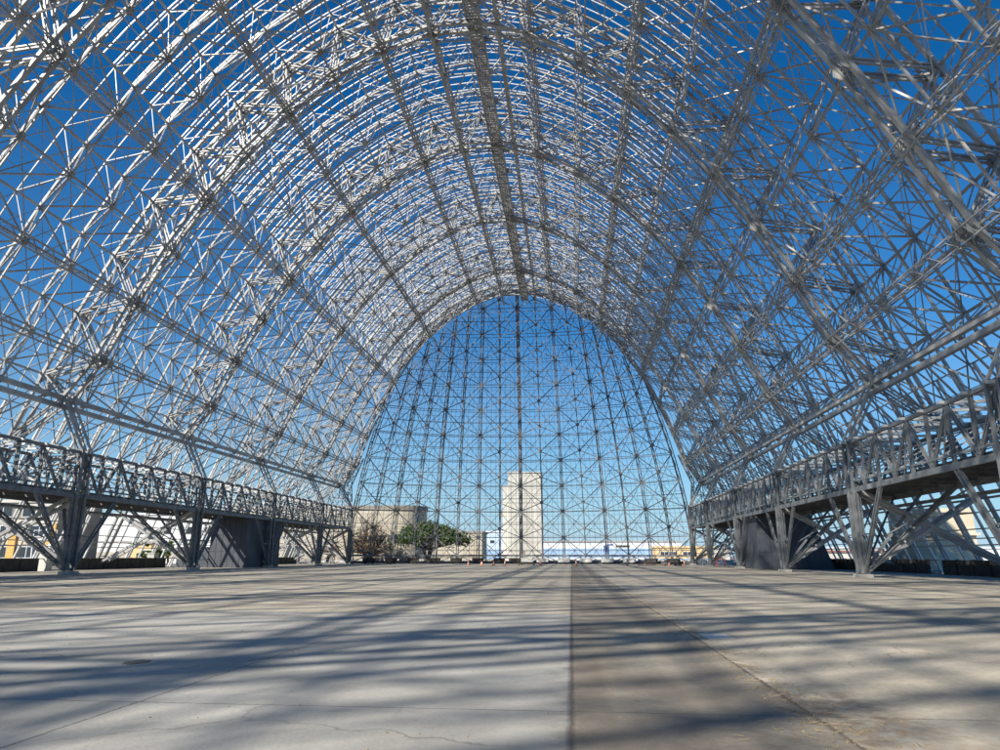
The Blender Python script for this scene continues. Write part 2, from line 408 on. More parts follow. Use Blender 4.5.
# central catwalk with mesh floor and handrails
CW = 2.0; p = MB(); zc = 55.9
for x in (-.7+CW, .7+CW): p.bar((x, YA, zc), (x, YB, zc), .16, .3)
y = YA
while y < YB:
    p.bar((CW-.7, y, zc), (CW+.7, y, zc), .3, .05); y += .42
y = YA
while y < YB-2.2:
    for x in (CW-.72, CW+.72):
        p.bar((x, y, zc), (x, y, zc+1.1), .07); 
    p.bar((CW-.7, y, zc-.12), (CW+.7, y+2.2, zc-.12), .07); y += 2.2
for x in (CW-.72, CW+.72):
    for z in (.55, 1.1): p.bar((x, YA, zc+z), (x, YB, zc+z), .06)
for x in (CW-.35, CW, CW+.35): p.bar((x, YA, zc-.03), (x, YB, zc-.03), .1, .04)
p.build('catwalk', STEEL, hangar)
# dark deep chords beside the catwalk
for x in (-2.6, 4.5):
    p = MB(); 
    p.bar((x, YA, 55.2), (x, YB, 55.2), .3, .34); p.bar((x, YA, 57.5), (x, YB, 57.5), .2, .2)
    y = YA; sg = 1
    while y < YB-2.7:
        p.bar((x, y, 55.2 if sg > 0 else 57.5), (x, y+2.75, 57.5 if sg > 0 else 55.2), .12); y += 2.75; sg = -sg
    p.build('crown_truss', STEEL, hangar)

# ------------------------------------------------------------------ side gantries and columns
GY0, GY1 = ARCHY[1], YB
for sg in (1, -1):
    X1, X2 = sg*34.6, sg*40.2
    d = MB()
    d.box(min(X1, X2)+.3, max(X1, X2)-.3, GY0, GY1, 7.25, 7.5)
    y = GY0
    while y < GY1: d.bar((X1, y, 7.1), (X2, y, 7.1), .16, .3); y += 2.75
    dk = d.build('gantry_deck', DECK, hangar)
    for Xi, dep in ((X1, 0), (X2, 1)):
        t = MB()
        t.bar((Xi, GY0, 7.05), (Xi, GY1, 7.05), .2, .42); t.bar((Xi, GY0, 7.75), (Xi, GY1, 7.75), .14, .14); t.bar((Xi, GY0, 11.0), (Xi, GY1, 11.0), .24, .26)
        t.bar((Xi, GY0, 9.0), (Xi, GY1, 9.0), .07, .07)
        y = GY0; i = 0
        while y < GY1-2:
            q = 2.75
            t.laced((Xi, y, 7.2), (Xi, y, 11), .26, .1, (1, 0, 0), .5)
            a_, b_ = (7.2, 10.9) if i % 2 else (10.9, 7.2)
            t.laced((Xi, y, a_), (Xi, y+q, b_), .22, .085, (1, 0, 0), .5)
            if i % 2 == 0 and dep == 0: t.bar((Xi, y, 10.9), (Xi, y+q*.5, 7.2), .07)
            y += q; i += 1
        t.build('gantry_truss', GANT, dk)
    t = MB(); y = GY0; i = 0
    while y < GY1-2:
        t.bar((X1-sg*.5, y, 11.05), (X2+sg*1.2, y, 11.15), .16, .18); t.bar((X1, y, 11), (X2, y+2.75, 11), .1); t.bar((X1, y, 7.7), (X2, y, 10.8), .1)
        y += 2.75
    for fx in (.25, .5, .75): t.bar((X1+(X2-X1)*fx, GY0, 11.35), (X1+(X2-X1)*fx, GY1, 11.35), .1)
    t.build('top_lacing', STEEL2, dk)
    # columns
    for ya in ARCHY[1:]:
        c = MB()
        for dy in (-.62, .62):
            c.laced((X1, ya+dy*.8, .3), (X1, ya+dy, 11.1), .42, .17, (0, 1, 0), .55); c.laced((X1, ya+dy*.7, .4), (X1, ya+dy, 7), .3, .12, (1, 0, 0), .5)
        v = c.build('support_column', GANT, hangar)
        vb = MB()
        for dr in (-1, 1):
            if ya == YB and dr > 0: continue
            vb.laced((X1, ya+dr*.35, .4), (X1, ya+dr*5.5, 7.0), .36, .13, (1, 0, 0), .6)
            vb.laced((X1+sg*.3, ya+dr*.35, .5), (X2, ya+dr*5.5, 7.0), .32, .12, (1, 0, 0), .6)
            vb.bar((X1, ya+dr*2.4, 3.4), (X1, ya+dr*.6, 3.4), .12)
            vb.bar((X1+sg*1, ya+dr*2.4, 3.2), (X2, ya+dr*9.5, 7.0), .1)
        vb.bar((X1+sg*.2, ya, .6), (X2, ya, 7), .2)
        vb.build('strut', GANT, v)
        ft = MB(); ft.box(X1-.5, X1+.5, ya-.8, ya+.8, 0, .26); ft.build('footing', CONC, v)
    # low dark panels along the foot
    fw = MB(); y = GY0; i = 0; runs = [fw]
    random.seed(5+sg)
    while y < GY1-1:
        i += 1
        gap = (sg < 0 and i in (37, 38, 46, 47, 55, 59)) or (sg > 0 and i in (37, 56))
        if gap: fw = MB(); runs.append(fw)
        else:
            fw.box(sg*46.1-.06, sg*46.1+.06, y+.06, y+2.68, 0, 1.32+random.uniform(-.02, .02)); fw.box(sg*46.1-.15, sg*46.1+.15, y+.0, y+.055, 0, 1.4)
        y += 2.75
    for fw in runs:
        if fw.v: fw.build('foot_panel', DARKW, hangar)
    # tie beams under the deck
    for q_ in range(2):
        b_ = MB(); b_.bar((X2+sg*(1.0 if q_ else 0), GY0, 6.2 if q_ else 6.75), (X2+sg*(1.0 if q_ else 0), GY1, 6.2 if q_ else 6.75), .2, .25); b_.build('edge_beam', GANT, hangar)

# ------------------------------------------------------------------ far doors
RB, NB = 61.0, 8
def prof_w(z):                    # clear half width of the last arch at height z
    pts = [(0, 35.2), (16.3, 36.4), (22, 34.0), (27, 31.4), (32.5, 28.6), (38, 25.2), (43, 21.7), (48, 17.6), (52, 13.6), (55.3, 9), (57.4, 4.5), (58.3, 0)]
    for (z0, w0), (z1, w1) in zip(pts, pts[1:]):
        if z <= z1: return w0+(w1-w0)*(z-z0)/(z1-z0)
    return 0
cosA = math.cos(math.asin(35.2/RB))
def dpt(t, z, off=0):             # t in rib units -7..7
    x = RB*math.sin(t/NB*math.asin(35.2/RB)); yb = RB*(math.sqrt(max(0, 1-(x/RB)**2))-cosA)
    s = 1-.36*(abs(x)/35)*(z/58)**1.6-.1*(z/58)**2
    return Vector((x*s, YB+.8+yb*(1-.86*(max(0, z)/60)**2.0)+off, z))
def inside(p): return abs(p.x) <= prof_w(p.z-1.6)+.9
def cbar(mb, p0, p1, w, h=None, laced=False):        # a bar clipped to the door opening
    a_, b_ = inside(p0), inside(p1)
    if not a_ and not b_: return
    if not (a_ and b_):
        if not a_: p0, p1 = p1, p0
        lo, hi = 0.0, 1.0
        for _ in range(12):
            md = (lo+hi)/2
            if inside(p0.lerp(p1, md)): lo = md
            else: hi = md
        if lo < .03: return
        p1 = p0.lerp(p1, lo)
    if laced: mb.laced(p0, p1, .5, .16, (0, 1, 0), .6)
    else: mb.bar(p0, p1, w, h)
for sd in (-1, 1):
    ts = [0.0]+[sd*i for i in range(1, NB+1)]
    dr = empty('door_leaf', (0, 0, 0), None, None); dr.parent = hangar
    LV = [i*2.78 for i in range(23)]
    for t in ts:
        if t == 0 and sd > 0: t = .03
        rb = MB(); bold = int(abs(t)) % 2 == 0
        for z0, z1 in zip(LV, LV[1:]):
            for off, w in ((0, .3 if bold else .2), (2.4, .13)):
                p0, p1 = dpt(t, z0, off), dpt(t, z1, off)
                cbar(rb, p0, p1, w, w, bold and off == 0)
            p0, p1 = dpt(t, z0), dpt(t, z1, 2.4)
            cbar(rb, p0, p1, .09)
        rb.build('rib', STEELD, dr)
    bc = MB(); gi = MB(); gs = bc
    for li, z in enumerate(LV[:-1]):
        rg = MB()
        for i in range(NB):
            a_, b_ = dpt(sd*i, z), dpt(sd*(i+1), z)
            if z > 1:
                cbar(rg, a_, b_, .13 if li % 2 == 0 else .09, .12)
                if li % 2 == 0: cbar(rg, dpt(sd*i, z, 2.4), dpt(sd*(i+1), z, 2.4), .1)
            # diamonds: nodes where (rib + level/2) is even
            par = (i + li//2) % 2
            if li % 2 == 0 and li+2 < len(LV):
                z2 = LV[li+2]
                ev, od = (i, i+1) if i % 2 == 0 else (i+1, i)
                zo = z+1.9
                for (ta, za, tb, zb) in ((ev, z, od, zo), (od, zo, ev, z2)):
                    cbar(bc, dpt(sd*ta, za), dpt(sd*tb, zb), .14, .16)
                if i % 2 == 0 and inside(dpt(sd*i, z)): gs.plate(dpt(sd*i, z), (0, 1, 0), .42, .06)
                if i % 2 == 1 and inside(dpt(sd*i, zo)): gs.plate(dpt(sd*i, zo), (0, 1, 0), .42, .06)
                # second set, behind
                for (ta, za, tb, zb) in ((i, z, i+.5, LV[li+1]), (i+1, z, i+.5, LV[li+1]), (i, z2, i+.5, LV[li+1]), (i+1, z2, i+.5, LV[li+1])):
                    p0, p1 = dpt(sd*ta, za, 2.4), dpt(sd*tb, zb, 1.0)
                    cbar(bc, p0, p1, .075)
        if rg.v: rg.build('ring_beam', STEELD, dr)
    z = 1.5
    while z < 60:
        for i in range(NB*2):
            p0, p1 = dpt(sd*i/2, z, 3.0), dpt(sd*(i+1)/2, z, 3.0)
            cbar(gi, p0, p1, .045, .045)
        z += 1.475
    for i in range(NB*4):
        for z0, z1 in zip(LV, LV[1:]):
            p0, p1 = dpt(sd*i/4, z0, 3.1), dpt(sd*i/4, z1, 3.1)
            cbar(gi, p0, p1, .05, .05)
    bc.build('brace', STEELD, dr); gi.build('girt_grid', STEELD, dr)
    sb = MB()
    for i in range(NB):
        a_, b_ = dpt(sd*i, 1.75), dpt(sd*(i+1), 1.75); sb.bar(a_, b_, .5, .35); 
        a_, b_ = dpt(sd*i, .35, 1.5), dpt(sd*(i+1), .35, 1.5); sb.bar(a_, b_, .3, .5)
    sb.build('sill_beam', STEELD, dr)
    for i in range(NB):
        tk = MB(); c = dpt(sd*(i+.0 if i else .28), 0); t2 = dpt(sd*(i+.5), 0); dx = (t2-c).normalized()
        nrm = Vector((-dx.y, dx.x, 0))
        tk.bar(c-dx*1.25+Vector((0, 0, .75)), c+dx*1.25+Vector((0, 0, .75)), .9, .75)
        tk.bar(c-dx*1.35+Vector((0, 0, 1.2)), c+dx*1.35+Vector((0, 0, 1.2)), 1.1, .1)
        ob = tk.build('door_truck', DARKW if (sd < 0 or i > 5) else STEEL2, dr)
        wl = MB()
        for q in (-.8, .8): wl.plate(c+dx*q+Vector((0, 0, .38)), nrm, .37, .3, 0, 14)
        wl.build('wheel', DARKW, ob)
# edge fins of the last arch (thick bracket trusses at the crown)
p = MB()
for k in KS[:-1]:
    a_, b_ = inode(k, YB-.62, 4.2), inode(k+1, YB-.62, 4.2)
    p.bar(a_+Vector((0, 3, 0)), b_+Vector((0, 3, 0)), .3, .3)
    p.bar(a_, b_+Vector((0, 3, 0)), .12); p.bar(a_, a_+Vector((0, 3, 0)), .12)
    p.laced(onode(k-.5, YB+3), a_+Vector((0, 3, 0)), .3, .1); p.laced(onode(k+.5, YB+3), a_+Vector((0, 3, 0)), .3, .1)
p.build('end_frame', STEEL, hangar)
p = MB()                          # crowded trusswork round the crown where the door leaves are hung
for k in [7.5+i*.5 for i in range(19)]:
    for j, (dy, o1) in enumerate(((-3.2, 1.4), (-1.6, 2.6), (1.6, 1.0), (4.4, .6))):
        a_, b_ = onode(k, YB+dy, o1), onode(k+.5, YB+dy, o1)
        p.bar(a_, b_, .16); p.bar(a_, onode(k+.5, YB+dy, o1-1.6), .1); p.bar(onode(k, YB+dy, o1-1.6), b_, .1)
        if j < 3: p.bar(a_, onode(k+.5, YB+(-1.6, 1.6, 4.4)[j], (2.6, 1.0, .6)[j]), .12)
p.build('door_hinge_truss', STEELD, hangar)

for sg in (1, -1):               # trusswork filling the corners beside the doors
    p = MB(); zz = [0, 2.2, 4.4, 6.6, 8.8, 11, 13.6, 16.3, 19, 22]
    for yy in (YB+.4, YB+3.2):
        for z0, z1 in zip(zz, zz[1:]):
            xi0, xi1 = prof_w(z0)-.6, prof_w(z1)-.6
            xo0, xo1 = 47-.4*z0, 47-.4*z1; n_ = 3
            A0 = [Vector((sg*(xi0+(xo0-xi0)*i/n_), yy, z0)) for i in range(n_+1)]; A1 = [Vector((sg*(xi1+(xo1-xi1)*i/n_), yy, z1)) for i in range(n_+1)]
            for i in range(n_+1): p.bar(A0[i], A1[i], .2 if i == 0 else .13, .2)
            for i in range(n_):
                p.bar(A1[i], A1[i+1], .12); p.bar(A0[i], A1[i+1], .09); p.bar(A0[i+1], A1[i], .09)
    for z0, z1 in zip(zz, zz[1:]):
        for w_ in (0, 1):
            x0 = sg*(prof_w(z0)-.6+w_*4); x1 = sg*(prof_w(z1)-.6+w_*4); p.bar((x0, YB+.4, z0), (x1, YB+3.2, z1), .1); p.bar((x0, YB+3.2, z0), (x1, YB+.4, z1), .1)
    p.build('end_jamb', STEEL, hangar)
for j in range(9):               # closely spaced rings of the last bays' crown
    y = 116+j*3.4; p = MB(); ks = [6.5+i*.5 for i in range(23)]
    o1 = 2.4 if y < 140 else 1.4
    p.poly([onode(k, y, o1) for k in ks], .15, .2, (0, 1, 0))
    for i, k in enumerate(ks[:-1]):
        p.bar(onode(k, y, .2 if i % 2 else o1), onode(k+.5, y, o1 if i % 2 else .2), .11)
    p.build('crown_ring', STEEL2, hangar)

# ------------------------------------------------------------------ enclosures under the gantries
SEAM = mat('panel_joint_paint', (.045, .05, .06), None, 1, .7)
def enclosure(sg, y0, y1, xo, label):
    t = empty('stair_enclosure', (sg*38, y0, 0), label, 'enclosure', 'grey enclosures under the gantries')
    w = MB(); xi = sg*35.2
    top = xo-sg*2.4 if abs(xo) > 42 else xo
    pts = [(xi, 0), (xo, 0), (top, 6.95), (xi, 6.95)]
    if sg < 0: pts = pts[::-1]
    w.prism(pts, y0, y1)
    o = w.build('panel_wall', PANEL, t, None); o.matrix_parent_inverse = Matrix.Translation((-sg*38, -y0, 0))
    s_ = MB()
    for i in range(1, 6):
        x = xi+(xo-xi)*i/6; zt = 6.9 if abs(x) < abs(top) else 6.9*(abs(xo)-abs(x))/max(.1, abs(xo)-abs(top))
        s_.box(x-.03, x+.03, y0-.025, y0-.003, .02, zt)
    for z in (2.2, 4.5): s_.box(min(xi, top)+.05, max(xi, top)-.05, y0-.022, y0-.003, z, z+.05)
    o = s_.build('panel_seam', SEAM, t); o.matrix_parent_inverse = Matrix.Translation((-sg*38, -y0, 0))
enclosure(1, 98, 108, 44.6, 'dark grey panelled enclosure with a sloping outer edge under the right gantry')
enclosure(-1, 100, 112, -40.6, 'dark grey panelled enclosure under the left gantry')
c = MB(); c.box(-46, -41.2, 101, 106, 0, 2.75); c.box(-46.1, -41.1, 100.9, 106.1, 2.75, 2.87); c.box(-45.2, -44.9, 100.95, 100.99, .1, 2.6); c.box(-43.2, -42.9, 100.95, 100.99, .1, 2.6); c.box(-45.9, -41.3, 100.93, 100.99, 1.1, 1.25)
tag(c.build('equipment_bunker', PANEL), 'low dark flat-topped box against the left panelled enclosure', 'equipment box')

# ------------------------------------------------------------------ buildings beyond
WHITE = mat('off_white_concrete', (.50, .48, .42), (.64, .62, .56), .35, .85, 0, 0, 8, .3, .6, (1, 1, .15))
BEIGE = mat('beige_concrete', (.46, .41, .31), (.56, .51, .41), .15, .9, 0, 0, 6, .35, .65, (1, 1, .3))
BEIGE2 = mat('warm_beige_render', (.62, .47, .30), (.70, .55, .37), .4, .9)
GREYC = mat('grey_brown_cladding', (.27, .24, .2), (.33, .3, .25), .5, .9)
GLASS = mat('dark_window_glass', (.04, .05, .06), None, 1, .15)
BLUEW = mat('pale_blue_cladding', (.30, .46, .68), (.36, .52, .72), .4, .6)
BLUEL = mat('light_blue_render', (.50, .62, .74), (.56, .68, .78), .4, .8)
WHITEP = mat('white_metal_cladding', (.74, .75, .76), (.82, .82, .82), .4, .55)
ROOFG = mat('grey_roof', (.34, .32, .30), (.42, .4, .37), .6, .9)
YELL = mat('ochre_wall', (.72, .52, .25), (.78, .58, .32), .5, .85)
ORANGE = mat('orange_wall', (.62, .36, .10), (.7, .42, .14), .5, .8)
def P(mb, name, m_, t, loc=None):
    o = mb.build(name, m_, t); o.matrix_parent_inverse = Matrix.Translation(-t.location); return o
def block(name, label, cat, x0, x1, y0, y1, h, m_, roof=.6, group=None, windows=(), roofm=None, door=None, bands=()):
    t = empty(name, ((x0+x1)/2, (y0+y1)/2, 0), label, cat, group)
    w = MB(); w.box(x0, x1, y0, y1, -.02, h); P(w, 'wall', m_, t)
    if roof:
        w = MB(); w.box(x0-.3, x1+.3, y0-.3, y1+.3, h, h+roof); P(w, 'roof', roofm or m_, t)
    for (wx, wz, ww, wh) in windows:
        fr = MB(); fr.box(wx, wx+ww, y0-.08, y0-.004, wz, wz+wh)
        fo = P(fr, 'window', WHITEP if m_ is not WHITEP else GREYC, t)
        pn = MB(); n_ = max(1, int(ww/1.4)); st = ww/n_
        for i in range(n_): pn.box(wx+i*st+.1, wx+(i+1)*st-.05, y0-.11, y0-.083, wz+.12, wz+wh-.12)
        po = pn.build('pane', GLASS, fo); po.matrix_parent_inverse = Matrix.Identity(4)
    for (bz, bh, bm) in bands:
        b_ = MB(); b_.box(x0-.05, x1+.05, y0-.06, y0-.003, bz, bz+bh); P(b_, 'band', bm, t)
    if door:
        dx, dw, dh = door; d_ = MB(); d_.box(dx, dx+dw, y0-.1, y0-.004, 0, dh); P(d_, 'door', GLASS, t)
    return t
# white tower
t = empty('concrete_tower', (-4, 236, 0), 'tall windowless white concrete tower standing beyond the far doors', 'tower')
w = MB(); w.box(-9, 1.7, 230, 243, 0, 27.6); P(w, 'wall', WHITE, t)
w = MB(); w.box(-10.9, -9.003, 232, 242, 0, 23.9); P(w, 'side_shaft', WHITE, t)
w = MB(); w.box(-9.2, 1.9, 229.8, 243.2, 27.6, 28.0); P(w, 'parapet', WHITE, t)
w = MB()
for z in range(3, 27, 3): w.box(-8.98, 1.68, 229.975, 229.995, z, z+.08)
for x in (-6.4, -3.7, -1.0): w.box(x, x+.06, 229.968, 229.99, .05, 27.5)
P(w, 'form_joint', GREYC, t)
w = MB(); w.box(-5.4, -3.6, 229.85, 229.96, 1, 3.4); P(w, 'door', GREYC, t)
w = MB(); w.box(-11.9, -10.9, 234, 235, 14, 15.6); w.box(-11.9, -10.9, 233.8, 235.2, 11.6, 11.8); P(w, 'wall_box', GREYC, t)
w = MB(); w.box(-7.5, -5, 234, 237, 28, 28.9); w.box(-1.5, 0.2, 236, 239, 28, 28.6); P(w, 'roof_unit', GREYC, t)
# rounded beige building
t = empty('rounded_building', (-56, 225, 0), 'long beige concrete building with a rounded corner behind the bare tree', 'building')
def rounded(z0, z1, gr):
    pts = [(-92, 210-gr), (-37-0, 210-gr)]
    R_ = 6.5
    pts = [(-92, 219), (-92, 210-gr)]
    for i in range(9):
        an = -math.pi/2+i*math.pi/16; pts.append((-39.5+(R_+gr)*math.cos(an), 216.5+(R_+gr)*math.sin(an)))
    pts.append((-33+gr, 219)); 
    mb = MB(); mb.prismz(pts, z0, z1); return mb
P(rounded(0, 14.9, 0), 'wall', BEIGE, t); P(rounded(14.9, 16.2, .25), 'parapet', GREYC, t); P(rounded(0, .9, .1), 'plinth', GREYC, t)
w = MB()
for x in range(-90, -38, 6): w.box(x, x+.12, 209.97, 209.992, 1, 14.8)
for z in (5, 10): w.box(-91, -37, 209.965, 209.988, z, z+.1)
P(w, 'form_joint', GREYC, t)
block('low_building', 'low grey beige flat-roofed building right of the spreading green tree', 'building', -44, -21, 260, 275, 9.6, BEIGE, .8, bands=[(5.2, .3, GREYC), (1, .5, GREYC)], roofm=GREYC)
block('blue_building', 'pale blue building seen between the low beige building and the white tower', 'building', -26, -14, 300, 315, 11.2, BLUEL, .5, windows=[(-22.5, 6.8, 1.8, 1.3), (-18, 2.5, 1.5, 1.2)], roofm=WHITEP, bands=[(0, 4.2, BLUEW)])
block('long_hangar_shed', 'long low white industrial shed with a blue lower wall right of the tower', 'shed', -2, 58, 320, 350, 7.6, WHITEP, .5, bands=[(1.0, 3.9, BLUEW)], roofm=ROOFG, windows=[(30, 5.3, 6, 1)])
block('white_annex', 'low white annex at the right end of the blue-walled shed', 'building', 58.6, 76, 310, 325, 4.6, WHITE, .4, windows=[(60, 1.6, 3, 1.3), (66, 1.6, 3, 1.3)], roofm=ROOFG)
block('ochre_building', 'low ochre building with blue windows beside the right door edge', 'building', 41.5, 62, 270, 282, 4.6, YELL, .6, windows=[(43, 1.7, 6, 1.6), (51, 1.7, 5, 1.6)], bands=[(.2, .6, BLUEW)])
for x_, lab, hh in ((48.5, 'small blue steel crane cabin standing before the long white shed', 9.0),):
    t = empty('crane_tower', (25, 300, 0), lab, 'crane'); m_ = mat('deep_blue_paint', (.06, .12, .32), (.09, .16, .38), 1, .5)
    w = MB(); w.laced((24.4, 300, 0), (24.4, 300, 6), .5, .18, (0, 1, 0)); w.laced((25.8, 300, 0), (25.8, 300, 6), .5, .18, (0, 1, 0)); P(w, 'mast', m_, t)
    w = MB(); w.box(24, 26.2, 299, 301, 3.5, 5.8); w.box(25.4, 28, 299.6, 300.4, 5.8, 6.4); P(w, 'cabin', m_, t)
# right: pale tower-like building beyond the outer wall
t = empty('beige_blockhouse', (57.5, 99, 0), 'stepped cream stucco blockhouse seen through the right wall rafters', 'building')
CREAM = mat('cream_stucco', (.66, .56, .40), (.74, .65, .48), .5, .85)
w = MB(); w.prismz([(54.3, 96.5), (55.7, 95), (60.7, 95), (60.7, 104), (54.3, 104)], 0, 7.0); P(w, 'wall', CREAM, t)
w = MB(); w.prismz([(54.1, 96.4), (55.6, 94.8), (60.9, 94.8), (60.9, 104.2), (54.1, 104.2)], 7.0, 7.5); P(w, 'parapet', CREAM, t)
w = MB(); w.prismz([(53.9, 96.3), (55.5, 94.7), (61.1, 94.7), (61.1, 104.3), (53.9, 104.3)], 4.2, 4.5); P(w, 'cornice', CREAM, t)
w = MB(); w.box(55.9, 56.3, 94.9, 94.996, 5.2, 6.3); P(w, 'downpipe', GREYC, t)
w = MB(); w.box(58.6, 59.3, 94.93, 94.997, 2.4, 3.1); P(w, 'vent', GREYC, t)
w = MB(); w.box(56.2, 57.4, 94.94, 94.997, 0.02, 2.1); P(w, 'door', WHITE, t)
block('white_depot', 'long white low depot on the horizon beyond the right wall', 'building', 86, 150, 220, 240, 3.9, WHITEP, .4, windows=[(92, 1.2, 5, 1.2), (104, 1.2, 5, 1.2), (118, 1.2, 5, 1.2)], roofm=WHITEP)
block('red_roofed_shed', 'small low shed with dull red roof beyond the right wall', 'shed', 70, 84, 180, 190, 2.6, WHITE, .5, roofm=mat('dull_red_roof', (.30, .12, .09), (.36, .16, .12), 1, .8))
# left: office block, white warehouse, orange shed
bw = []
t = block('office_block', 'tan banded three-storey office block seen through the left wall', 'office building', -120, -73.5, 112, 123, 10.2, GREYC, .5, roofm=WHITE,
      windows=[(x, z, 5.2, 1.9) for z in (1.2, 4.6, 7.8) for x in (-101, -94, -87, -80)], bands=[(3.4, .9, BEIGE2), (6.8, .8, WHITE), (9.75, .4, WHITE)])
for x in (-81.5, -74.7): w = MB(); w.box(x, x+1.3, 111.6, 111.93, 0, 6.7); P(w, 'pilaster', ORANGE, t)
block('white_warehouse', 'white warehouse with a row of square windows beyond the left wall', 'warehouse', -112, -62, 152, 175, 10.4, WHITEP, .4,
      windows=[(-84.5+i*5.2, 6.2, 2.6, 1.6) for i in range(5)], bands=[(4.4, .35, ROOFG), (1.0, 1.4, BEIGE)], roofm=WHITEP)
block('yellow_shed', 'small yellow orange shed in front of the white warehouse', 'shed', -78.2, -73.6, 140, 144, 3.9, YELL, .25, roofm=ROOFG, door=(-76.5, 1.2, 2.1))
block('cream_kiosk', 'small cream box kiosk left of the roadside trees', 'kiosk', -74.5, -72.1, 138, 141, 2.6, WHITE, .2, door=(-73.9, .9, 2.0))
block('concrete_store', 'pale concrete store with a low flat roof behind the far left columns', 'building', -62, -50, 150, 160, 7.5, BEIGE, .5, roofm=WHITE, door=(-57, 3, 3))
# white access ramp / stair beyond the left wall
t = empty('access_stair', (-58, 92, 0), 'white folding access stair leaning outside the left wall', 'stair')
w = MB(); w.bar((-60.5, 92, .2), (-57.5, 92, 3.6), .5, .25, (0, 1, 0)); w.bar((-60.5, 90.8, .2), (-57.5, 90.8, 3.6), .5, .25, (0, 1, 0)); P(w, 'stringer', WHITEP, t)
w = MB(); w.box(-60.7, -57.2, 90.6, 92.2, 3.6, 3.8); P(w, 'platform', WHITEP, t)
w = MB()
for i in range(10): w.box(-60.4+i*.3, -60.1+i*.3, 90.9, 91.9, .3+i*.33, .36+i*.33)
P(w, 'tread', STEEL, t)
w = MB(); w.bar((-60.6, 90.7, 3.8), (-60.6, 90.7, 4.9), .06); w.bar((-57.3, 90.7, 3.8), (-57.3, 90.7, 4.9), .06); w.bar((-60.6, 90.7, 4.9), (-57.3, 90.7, 4.9), .06); w.bar((-60.4, 90.7, .2), (-60.6, 90.7, 3.7), .12); P(w, 'railing', WHITEP, t)
# pale gate posts beside gaps in the left foot wall
for (x, y, lab) in ((-46.6, 75.3, 'cream concrete post at the near gap in the left foot wall'), (-46.6, 95.9, 'cream concrete post at the farther gap in the left foot wall')):
    w = MB(); w.box(x-.5, x+.5, y-.5, y+.5, 0, 1.9); w.box(x-.58, x+.58, y-.58, y+.58, 1.9, 2.0)
    tag(w.build('gate_post', WHITE), lab, 'post', 'pale gate posts')

# ------------------------------------------------------------------ trees
LEAF = mat('spreading_tree_leaf', (.035, .065, .018), (.10, .15, .035), 1.2, .6)
LEAF2 = mat('bright_leaf', (.07, .13, .02), (.16, .22, .05), 1.2, .6)
LEAFB = mat('reddish_twig', (.17, .11, .06), (.30, .20, .11), 1.5, .8)
BARK = mat('grey_bark', (.09, .075, .06), (.16, .14, .115), 2, .9)
def tree(name, label, x, y, h, wr, clumps, nleaf, lm, ls=.35, trunks=1, th=.35, limbs=9, flat=.35, seed=1):
    random.seed(seed)
    t = empty(name, (x, y, 0), label, 'tree')
    tk = MB(); cs = []
    for i in range(clumps):
        an = random.uniform(0, 2*math.pi); rr = math.sqrt(random.random())*wr*.88
        cz = h*(1-flat)+h*flat*(.9*(1-(rr/wr)**2)*(random.uniform(.25, 1) if flat > .6 else 1))+random.uniform(-.35, .15)
        cs.append((Vector((x+rr*math.cos(an), y+rr*math.sin(an), cz-.5)), random.uniform(.7, 1.35)*wr*.16))
    for j in range(trunks):
        bx = x+random.uniform(-.6, .6)*(trunks > 1); base = Vector((bx, y+random.uniform(-.4, .4), -.02)); fork = base+Vector((random.uniform(-.5, .5)*trunks, random.uniform(-.4, .4), h*th*random.uniform(.5, .9)))
        def taper(p, q, r0, r1):
            d = (q-p).normalized(); n = len(tk.v); a_ = d.cross(Vector((0, 1, .01))).normalized(); b_ = d.cross(a_); k = 7
            for c, rr in ((p, r0), (q, r1)):
                for i in range(k): an = 2*math.pi*i/k; tk.v.append(c+a_*math.cos(an)*rr+b_*math.sin(an)*rr)
            for i in range(k): tk.f.append((n+i, n+(i+1) % k, n+k+(i+1) % k, n+k+i)); tk.mi.append(0)
        taper(base, fork, h*.045, h*.03)
        for i in range(limbs):
            c, rr = random.choice(cs); md = fork.lerp(c, .5)+Vector((random.uniform(-.4, .4), random.uniform(-.4, .4), -.3)); taper(fork, md, h*.022, h*.013); taper(md, c, h*.013, h*.004)
            for _ in range(3):
                c2 = c+Vector((random.gauss(0, 1), random.gauss(0, 1), random.gauss(.3, .6)))*rr*.6; taper(md, c2, h*.006, h*.002)
    P(tk, 'trunk', BARK, t)
    lf = MB()
    for i in range(nleaf):
        c, rr = random.choice(cs); v = Vector((random.gauss(0, 1), random.gauss(0, 1), random.gauss(0, .6)))
        v = v.normalized()*rr*(random.random()**.4)
        p = c+v; s_ = ls*random.uniform(.5, 1.3); a_ = Vector((random.gauss(0, 1), random.gauss(0, 1), random.gauss(0, .6))).normalized(); b_ = a_.cross(Vector((random.gauss(0, 1), random.gauss(0, 1), random.gauss(0, 1)))).normalized()
        n = len(lf.v); lf.v += [p-a_*s_*.5, p+b_*s_*.3, p+a_*s_*.5, p-b_*s_*.3]; lf.f.append((n, n+1, n+2, n+3)); lf.mi.append(0)
    P(lf, 'crown', lm, t)
tree('umbrella_pine', 'wide flat-topped dark green tree beyond the far left door', -28.5, 200, 10.4, 11.5, 70, 15000, LEAF, .75, 4, .5, 8, .5, 3)
tree('bare_tree', 'sparse reddish brown tree in front of the rounded beige building', -46.5, 203, 16.0, 7.6, 90, 3800, LEAFB, .36, 3, .3, 34, .9, 8)
tree('bare_tree', 'small sparse brownish tree at the left edge of the door opening', -57, 198, 9.0, 4.6, 26, 1600, LEAFB, .4, 2, .35, 16, .8, 18)
tree('roadside_tree', 'left bright green bushy tree before the white warehouse', -71, 135, 4.7, 2.1, 16, 1500, LEAF2, .45, 1, .4, 5, .7, 4)
